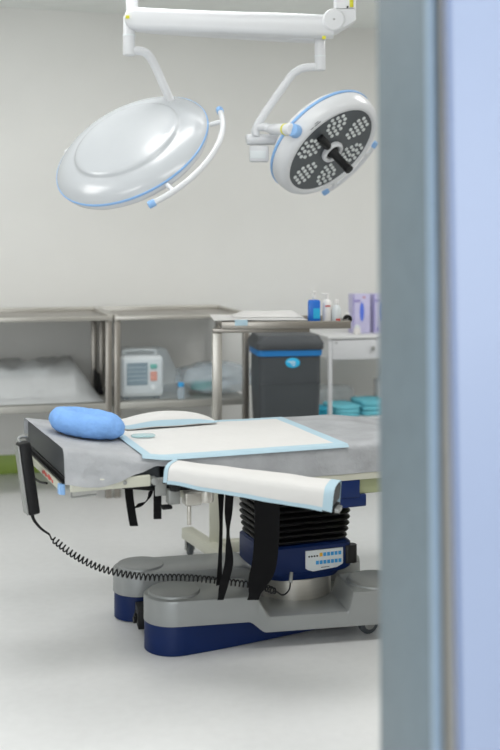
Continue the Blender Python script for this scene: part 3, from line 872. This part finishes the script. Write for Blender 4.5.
strap([at(230, 489, YS-.01), at(228.5, 512, YS-.01), at(228, 535, YS-.01), at(229, 562, YS-.01), at(224, 584, YS-.01), at(220.5, 600, YS-.01)], lambda s: .027-.017*math.exp(-((s-.38)/.13)**2)-.008*sm(.8, 1, s), lambda s: Vector((1, .5-s*.4, 0)), 'table_strap', 'right strand of the long black strap loop, its tail reaching the base', group=g)
strap([at(267, 498, 3.10), at(267, 530, 3.11), at(264, 565, 3.12), at(256, 590, 3.13), at(253, 600, 3.13)], lambda s: .075-.04*sm(.55, .85, s), X, 'table_strap', 'wide black strap hanging before the bellows, ending in a slanted tail', group=g)

# ------------------------------------------------------------------ hand control with coiled cord
Yh = 3.10
hc = at(26.5, 478, Yh)
hcn = thing('hand_control', 'slim black and silver hand control hanging at the head end on a coiled cord', 'remote', hc)
ang = math.atan2(10, 73)
Rm = Matrix.Rotation(-ang, 3, 'Y') @ Matrix.Rotation(math.radians(-32), 3, 'Z')
Rh = Matrix.Rotation(-math.radians(8), 3, 'Y') @ Matrix.Rotation(math.radians(25), 3, 'Z')
def hb_(c, s, bev): return box(NB(), hc+Rh @ Vector(c), s, 0, bev, 2, Rh)
obj('control_body', hb_((.004, 0, 0), (.034, .058, .215), .006), 'black_plastic', hcn)
obj('keypad_plate', hb_((-.0155, 0, -.002), (.005, .054, .205), .002), 'zinc', hcn)
bm = NB()
tube(bm, catmull([hc+Rh @ Vector((0, .01, .10)), hc+Rh @ Vector((-.004, .02, .118)), hc+Rh @ Vector((.02, .03, .116)), hc+Rh @ Vector((.03, .04, .095))], 6), .005, 8)
obj('hanger_hook', bm, 'zinc', hcn)
cpts = [(31.5, 512, Yh), (34, 520, Yh), (41, 528.5, Yh-.005), (49.5, 534.5, Yh-.01)]
lead = catmull([at(*c) for c in cpts], 6)
coil_c = catmull([at(50.5, 537, 3.09), at(75, 555.5, 3.06), at(105, 569.5, 3.05), at(145, 577, 3.06), at(185, 577.5, 3.10), at(225, 581.5, 3.14), at(262, 587, 3.18), at(276, 592, 3.22)], 60)
pts = []
Ls = [0]
for a_, b_ in zip(coil_c, coil_c[1:]): Ls.append(Ls[-1]+(b_-a_).length)
turns = 56; n = turns*12
import bisect
upz = Vector((0, 0, 1))
for i in range(n+1):
    s = Ls[-1]*i/n; k = min(max(bisect.bisect_left(Ls, s), 1), len(Ls)-1)
    f = (s-Ls[k-1])/max(1e-9, Ls[k]-Ls[k-1]); p = coil_c[k-1].lerp(coil_c[k], f)
    d_ = (coil_c[k]-coil_c[k-1]).normalized(); a1 = d_.cross(Vector((0, 1, 0))).normalized(); a2 = d_.cross(a1)
    th_ = 2*PI*turns*i/n; r_ = .0088*min(1, i/14, (n-i)/14+.2)
    pts.append(p+a1*r_*math.cos(th_)+a2*r_*math.sin(th_))
tail = catmull([pts[-1], at(283, 595, 3.25), at(289, 590, 3.30), at(290.5, 582, 3.335)], 6)
bm = NB(); tube(bm, lead, lambda s: .0055-.0025*s, 8); tube(bm, [lead[-1]]+pts, .0024, 6); tube(bm, tail, .0026, 8)
obj('coiled_cord', bm, 'black_plastic', hcn)
obj('cord_plug', cyl(NB(), at(290.5, 583, 3.335), at(291.5, 572, 3.345), .0062, .0055, 14, .001), 'zinc', hcn)

# ------------------------------------------------------------------ surgical lights
LY = 3.95
mc = at(240, -80, LY+.05)
mnt = thing('ceiling_mount', 'white ceiling mount above both surgical lights', 'ceiling mount', (mc.x, mc.y, CEIL))
def build_head_back(root, c, n, Rr):
    """dish seen from behind: raised crown, groove, blue rim, lower body"""
    Mx = Matrix.Translation(c) @ frame_z(n).to_4x4()
    k = Rr/.315
    prof = [(0, .058), (.10, .0577), (.17, .0565), (.195, .055), (.206, .0525), (.212, .048), (.215, .043), (.220, .0405), (.228, .0398), (.25, .036), (.275, .027), (.295, .0155), (.307, .005), (.312, -.001)]
    shell = obj('lamp_shell', lathe(NB(), [(r*k, z*k) for r, z in prof], Mx, 96), 'dome_enamel', root, ang=50)
    obj('blue_rim', lathe(NB(), [(r*k, z*k) for r, z in [(.308, -.0012), (.3145, -.0012), (.3165, -.0055), (.3145, -.010), (.308, -.0105)]], Mx, 96), 'lamp_blue', root)
    obj('lower_body', lathe(NB(), [(r*k, z*k) for r, z in [(.309, -.0108), (.3105, -.014), (.309, -.026), (.304, -.036), (.294, -.043), (.28, -.046), (.27, -.0455)]], Mx, 96), 'white_enamel', root)
    obj('lens_plate', lathe(NB(), [(0, -.044*k), (.269*k, -.044*k), (.269*k, -.040*k), (0, -.040*k)], Mx, 72), 'lamp_face', root)
    return Mx
def rail(root, Mx, Rr, a0, a1, zoff, name='handle_rail', r=.011):
    k = [Mx @ Vector((Rr*math.cos(a0+(a1-a0)*i/40), Rr*math.sin(a0+(a1-a0)*i/40), zoff)) for i in range(41)]
    h = obj(name, tube(NB(), k, r, 12), 'white_enamel', root)
    for e, o in ((k[0], k[1]), (k[-1], k[-2])):
        d = (e-o).normalized()
        obj('rail_cap', cyl(NB(), e-d*.002, e+d*.026, r*1.25, seg=16, bev=.004), 'lamp_blue', h)
    bm = NB()
    for f in (.12, .86):
        a = a0+(a1-a0)*f
        tube(bm, [Mx @ Vector((Rr*math.cos(a), Rr*math.sin(a), zoff)), Mx @ Vector(((Rr-.05)*math.cos(a), (Rr-.05)*math.sin(a), zoff*.8))], .009, 10)
    obj('rail_bracket', bm, 'white_enamel', h)
def mangle(Mx, P):
    q = Mx.inverted() @ Vector(P); return math.atan2(q.y, q.x)

# left light
L1 = thing('surgical_light', 'large round surgical light seen from behind, white domed back with a blue rim', 'surgical light', (mc.x, mc.y, CEIL), 0, 'surgical lights on the ceiling arms')
nL = Vector((-.341, -.628, .70)).normalized(); YL = 3.95
cL = at(131, 148, YL)
RL = 82.5*YL/F
Mx = build_head_back(L1, cL, nL, RL)
def on_disc(px, py, c, n):
    d = at(px, py, 1); t_ = c.dot(n)/1 ; o = Vector((0, 0, H)); dr_ = d-o
    s = (c-o).dot(n)/dr_.dot(n); return o+dr_*s
a0 = mangle(Mx, on_disc(209, 112, cL, nL)); a1 = mangle(Mx, on_disc(155, 204, cL, nL))
if a1-a0 > PI: a1 -= 2*PI
if a0-a1 > PI: a1 += 2*PI
rail(L1, Mx, RL+.052, a0, a1, -.022)
aS = mangle(Mx, on_disc(56, 147, cL, nL))
bm = NB(); dS = Vector((math.cos(aS), math.sin(aS), 0))
cyl(bm, Mx @ (dS*(RL-.02)+Vector((0, 0, -.03))), Mx @ (dS*(RL+.03)+Vector((0, 0, -.03))), .016, seg=18, bev=.004)
obj('rim_pivot', bm, 'white_enamel', L1)
yk = [at(131, 50, YL), at(146, 53, YL+.02), at(155, 66, YL+.05), at(163, 84, YL+.07), at(172, 104, YL+.09)]
obj('yoke', tube(NB(), catmull(yk, 8), .0165, 16), 'white_enamel', L1)
aY = mangle(Mx, yk[-1]); dY = Vector((math.cos(aY), math.sin(aY), 0))
obj('yoke_knuckle', cyl(NB(), yk[-1], Mx @ Vector((RL*.5*math.cos(aY), RL*.5*math.sin(aY), .0)), .02, seg=18, bev=.004), 'white_enamel', L1)
ps = obj('drop_post', cyl(NB(), at(129, 55.5, YL), at(129, 16, YL), .0235, .0215, 24, .004), 'white_enamel', L1)
obj('yellow_tag', box(NB(), at(127.5, 17, YL-.040), (.014, .005, .012), 0, .001), 'yellow_tag', ps)
obj('joint_ring', cyl(NB(), at(129, 36.5, YL), at(129, 35, YL), .0245, seg=24), 'panel_white', ps)
def arm(bm, pts, Y, th):
    """tapered spring arm, outline (px, top, bottom) at depth Y, rounded section"""
    rings = []
    for px, y0, y1 in pts:
        a_, b_ = at(px, y0, Y), at(px, y1, Y); c_ = (a_+b_)/2; h_ = (a_-b_).length
        rings.append([c_+Vector((0, yy, zz)) for yy, zz in rrect(th, h_, min(th, h_)*.3, 4)])
    return loft(bm, rings)
sa1 = obj('spring_arm', arm(NB(), [(126, 15, 24), (130, 9, 30), (136, 8, 31.5), (150, 9, 32), (220, 12, 34.5), (300, 14.5, 37.5), (322, 15.5, 38), (333, 14, 38)], YL, .075), 'white_enamel', L1)
pv = at(333, 22, YL)
obj('pivot_cover', lathe(NB(), [(0, .048), (.036, .048), (.041, .044), (.0425, .038), (.0425, -.045), (0, -.045)], Matrix.Translation(pv) @ Matrix.Rotation(PI/2, 4, 'X'), 40), 'white_enamel', sa1)
obj('pivot_screw', cyl(NB(), pv+Vector((0, -.048, 0)), pv+Vector((0, -.0495, 0)), .004, seg=10), 'zinc', sa1)
hub = NB()
loft(hub, [[at(px, py, YL)+Vector((0, yy, 0)) for px, py in ((336, 11), (355, 11), (355, 22), (340, 31), (334, 31))] for yy in (-.036, .036)])
obj('arm_hub', hub, 'white_enamel', L1)
hp = at(344.5, 0, YL)
obj('hub_post', loft(NB(), [[at(344.5, py, YL)+Vector((x, y, 0)) for x, y in rrect(.082, .075, .02, 5)] for py in (10.5, -55)]), 'white_enamel', L1)
tg = obj('yellow_tag', box(NB(), at(351.5, 2.5, YL-.039), (.014, .004, .036), 0, .002), 'yellow_tag', L1)
obj('warning_dot', cyl(NB(), at(347.5, 7, YL-.0375), at(347.5, 7, YL-.0395), .004, seg=12), 'black_plastic', L1)
e0 = at(344.5, -64, YL); e1 = Vector((mc.x, mc.y, e0.z))
def xarm(name, e0, e1, root):
    d_ = e1-e0; return obj(name, box(NB(), (e0+e1)/2, (d_.length+.1, .1, .07), math.atan2(d_.y, d_.x), .02, 3), 'white_enamel', root)
xarm('extension_arm', e0, e1, L1)

# right light
nR = Vector((.554, -.489, -.675)).normalized(); YR = 3.98
cR = at(331.5, 151, YR)
RR = 61*YR/F
L2 = thing('surgical_light', 'smaller round surgical light facing down with a dark lens face and black handle', 'surgical light', (mc.x, mc.y, CEIL), 0, 'surgical lights on the ceiling arms')
Mx = Matrix.Translation(cR) @ frame_z(nR).to_4x4(); k = RR/.218
obj('lamp_shell', lathe(NB(), [(r*k, z*k) for r, z in [(.181, -.003), (.184, .003), (.192, .004), (.204, -.001), (.214, -.014), (.219, -.040), (.218, -.055)]], Mx, 96), 'white_enamel', L2, ang=60)
obj('blue_rim', lathe(NB(), [(r*k, z*k) for r, z in [(.21, -.0555), (.2205, -.0555), (.2215, -.060), (.2205, -.0655), (.21, -.066)]], Mx, 96), 'lamp_blue', L2)
obj('lamp_back', lathe(NB(), [(r*k, z*k) for r, z in [(.216, -.0665), (.212, -.075), (.19, -.095), (.15, -.11), (.06, -.118), (0, -.118)]], Mx, 96), 'white_enamel', L2, ang=60)
fc = obj('lens_face', lathe(NB(), [(0, -.003*k), (.182*k, -.003*k), (.182*k, -.012*k), (0, -.012*k)], Mx, 72), 'lamp_face', L2)
proto = None; cupp = None
cnt = 0
vx = Mx.inverted().to_3x3() @ Vector((1, 0, 0))
a_ref = mangle(Mx, on_disc(363, 124, cR, nR))
pm = bmesh.new(); lathe(pm, [(.0074, -.001), (.008, .0025), (.0068, .004), (.0054, .0015)], Matrix(), 14); lathe(pm, [(.0054, .0012), (.0045, .0042), (.0025, .0055), (0, .006)], Matrix(), 14)
for kx in range(6):
    a = a_ref+PI/3*kx
    R0 = .119*k
    c0 = Vector((R0*math.cos(a), R0*math.sin(a), 0))
    e1_ = Vector((math.cos(a), math.sin(a), 0)); e2_ = Vector((-math.sin(a), math.cos(a), 0))
    for ri, (num, rad) in enumerate(((2, -.040), (3, -.020), (4, 0), (4, .0205), (3, .041))):
        for q in range(num):
            off = (q-(num-1)/2)*.0235
            pos = c0+e1_*rad*k+e2_*off*k
            if proto is None:
                me = bpy.data.meshes.new('led_lens'); pm.to_mesh(me); pm.free(); me.materials.append(M['lens'])
                me.polygons.foreach_set('use_smooth', [True]*len(me.polygons))
                o = bpy.data.objects.new('led_lens', me); proto = o
            else: o = proto.copy()
            C.objects.link(o); o.parent = fc
            wm = Mx @ Matrix.Translation(pos+Vector((0, 0, -.0025*k)))
            o.matrix_local = rootmat(L2).inverted() @ wm
obj('centre_ring', lathe(NB(), [(r*k, z*k) for r, z in [(.026, -.002), (.042, -.002), (.044, .006), (.041, .014), (.034, .016), (.028, .012), (.026, .002)]], Mx, 40), 'white_enamel', L2)
hd = obj('sterile_handle', lathe(NB(), [(r*k, z*k) for r, z in [(0, -.002), (.0245, -.002), (.0205, .015), (.0155, .022), (.0145, .086), (.0165, .095), (.016, .107), (.0, .109)]], Mx, 28), 'black_plastic', L2)
aB = mangle(Mx, on_disc(317, 134, cR, nR)); db = Vector((math.cos(aB), math.sin(aB), 0))
bm = NB(); q0 = Mx @ (db*.045*k+Vector((0, 0, .003))); q1 = Mx @ (db*.125*k+Vector((0, 0, .003)))
cyl(bm, q0, q1, .0145*k, seg=20, bev=.004); obj('face_bar', bm, 'black_plastic', fc)  # black bar lying on the lens face beside the centre ring
aM = mangle(Mx, on_disc(309, 113, cR, nR)); bm = NB()
for j, (da_, dr_, w_, h_) in enumerate(((-.03, .201, .028, .003), (.09, .2015, .014, .0025), (-.03, .2065, .018, .002))):
    a = aM+da_; box(bm, Mx @ Vector((dr_*k*math.cos(a), dr_*k*math.sin(a), (.0018 if dr_ < .205 else -.0012)*k)), (h_, w_, .0014), rot=Mx.to_3x3() @ Matrix.Rotation(a, 3, 'Z'))
obj('printed_mark', bm, 'ink_grey', L2)
# knuckle and handle rail
aK = mangle(Mx, on_disc(289, 131, cR, nR)); dk = Vector((math.cos(aK), math.sin(aK), 0))
kp0 = Mx @ (dk*(RR-.005)+Vector((0, 0, -.03)))
kj = obj('rim_pivot', cyl(NB(), kp0, Mx @ (dk*(RR+.028)+Vector((0, 0, -.03))), .026, .024, 28, .005), 'lamp_blue', L2)
e_ = Mx @ (dk*(RR+.0285)+Vector((0, 0, -.03)))
elb = at(272, 129.5, YR-.02)
obj('pivot_knuckle', cyl(NB(), e_, elb, .022, .022, 22, .008), 'white_enamel', L2)
obj('yellow_tag', cyl(NB(), e_.lerp(elb, .22), e_.lerp(elb, .30), .0225, seg=22), 'yellow_tag', L2)
elb2 = at(257, 126.5, YR)
obj('knuckle_arm', tube(NB(), [elb, at(266, 127, YR), elb2], .017, 16), 'white_enamel', L2)
yk = [at(320, 67, YR), at(306, 67.5, YR), at(297, 71, YR), at(288, 80, YR), at(258, 124, YR), at(256, 136, YR)]
obj('yoke', tube(NB(), catmull(yk, 8), .0155, 16), 'white_enamel', L2)
bm = NB()
cyl(bm, at(246, 139.5, YR+.01), at(284, 139.5, YR+.03), .021, seg=20, bev=.006)
obj('brake_joint', bm, 'white_enamel', L2)
bm = NB(); box(bm, at(259, 154, YR+.02), (.075, .05, .062), 0, .008); obj('junction_box', bm, 'white_enamel', L2)
bm = NB(); box(bm, at(258, 154.5, YR-.0065), (.06, .004, .03), 0, .001)
obj('box_label', bm, 'panel_white', L2)
a0 = mangle(Mx, on_disc(331, 198, cR, nR)); a1 = mangle(Mx, on_disc(383, 150, cR, nR))
if a1-a0 > PI: a1 -= 2*PI
if a0-a1 > PI: a1 += 2*PI
rail(L2, Mx, RR+.04, a0, a1, -.02, r=.0085)
obj('drop_post', cyl(NB(), at(320, 70.5, YR), at(320, 36, YR), .0215, .020, 24, .004), 'white_enamel', L2)
obj('joint_ring', cyl(NB(), at(320, 57, YR), at(320, 56, YR), .0222, seg=24), 'panel_white', L2)
obj('yellow_tag', box(NB(), at(324, 37.5, YL-.041), (.014, .006, .012), 0, .001), 'yellow_tag', L2)
YA = YR+.09
obj('spring_arm', arm(NB(), [(136, 18, 28), (146, 20, 32.5), (220, 26, 37.5), (300, 31, 42), (318, 32, 42.5), (325, 33, 42)], YA, .07), 'white_enamel', L2)
obj('arm_knuckle', box(NB(), at(320, 37.5, (YR+YA)/2), (.036, YA-YR+.04, .034), 0, .006), 'white_enamel', L2)
obj('hub_post', cyl(NB(), at(132, 29, YA), at(132, -24, YA), .024, .024, 24, .004), 'white_enamel', L2)
e0 = at(132, -27, YA); e1 = Vector((mc.x, mc.y, e0.z))
xarm('extension_arm', e0, e1, L2)
z0 = min(at(344.5, -64, YL).z, e0.z)-.03
obj('mount_column', cyl(NB(), (mc.x, mc.y, z0-.02), (mc.x, mc.y, CEIL-.06), .045, seg=32), 'white_enamel', mnt)
obj('ceiling_cover', lathe(NB(), [(0, CEIL-.08), (.08, CEIL-.08), (.16, CEIL-.03), (.17, CEIL-.0015), (0, CEIL-.0015)], Matrix.Translation((mc.x, mc.y, 0)), 40), 'white_enamel', mnt)

# ------------------------------------------------------------------ lighting: recessed ceiling panels of the room and of the corridor
def panel(u, v, su, sv, power, col=(1, .99, .975)):
    l = bpy.data.lights.new('ceiling_panel', 'AREA'); l.shape = 'RECTANGLE'; l.size = su; l.size_y = sv; l.energy = power; l.color = col
    o = bpy.data.objects.new('ceiling_panel', l); C.objects.link(o)
    o.location = R(u, v, CEIL-.01); o.rotation_euler = (0, 0, TH)
for u in (-1.4, .6, 2.6):
    for v in (-2.0, -3.8): panel(u, v, 1.15, .55, 15)
panel(-1.4, -6.2, 1.1, .5, 10, (.93, .96, 1)); panel(1.0, -6.2, 1.1, .5, 10, (.93, .96, 1))
# added fill light behind the viewer, reaching under the tables through the widened doorway
l = bpy.data.lights.new('corridor_fill', 'AREA'); l.shape = 'RECTANGLE'; l.size = 4.6; l.size_y = 1.5; l.energy = 60; l.color = (.94, .97, 1)
o = bpy.data.objects.new('corridor_fill', l); C.objects.link(o)
o.location = R(-.5, -7.48, 1.5); o.rotation_euler = (PI/2, 0, TH)
w = bpy.data.worlds.new('World'); bpy.context.scene.world = w; w.use_nodes = True
w.node_tree.nodes['Background'].inputs[0].default_value = (.8, .85, .9, 1); w.node_tree.nodes['Background'].inputs[1].default_value = .1

# ------------------------------------------------------------------ camera
cam = bpy.data.cameras.new('camera'); co = bpy.data.objects.new('camera', cam); C.objects.link(co)
cam.sensor_fit = 'VERTICAL'; cam.sensor_height = 36; cam.sensor_width = 24; cam.lens = 50
co.location = (0, 0, H); co.rotation_euler = (PI/2, 0, 0)
cam.shift_y = -125/750
cam.dof.use_dof = True; cam.dof.focus_distance = 3.35; cam.dof.aperture_fstop = 2.2
cam.clip_start = .05
S_ = bpy.context.scene; S_.camera = co
S_.view_settings.view_transform = 'Standard'; S_.view_settings.look = 'None'; S_.view_settings.gamma = 1
S_.view_settings.use_curve_mapping = False; S_.view_settings.exposure = .14
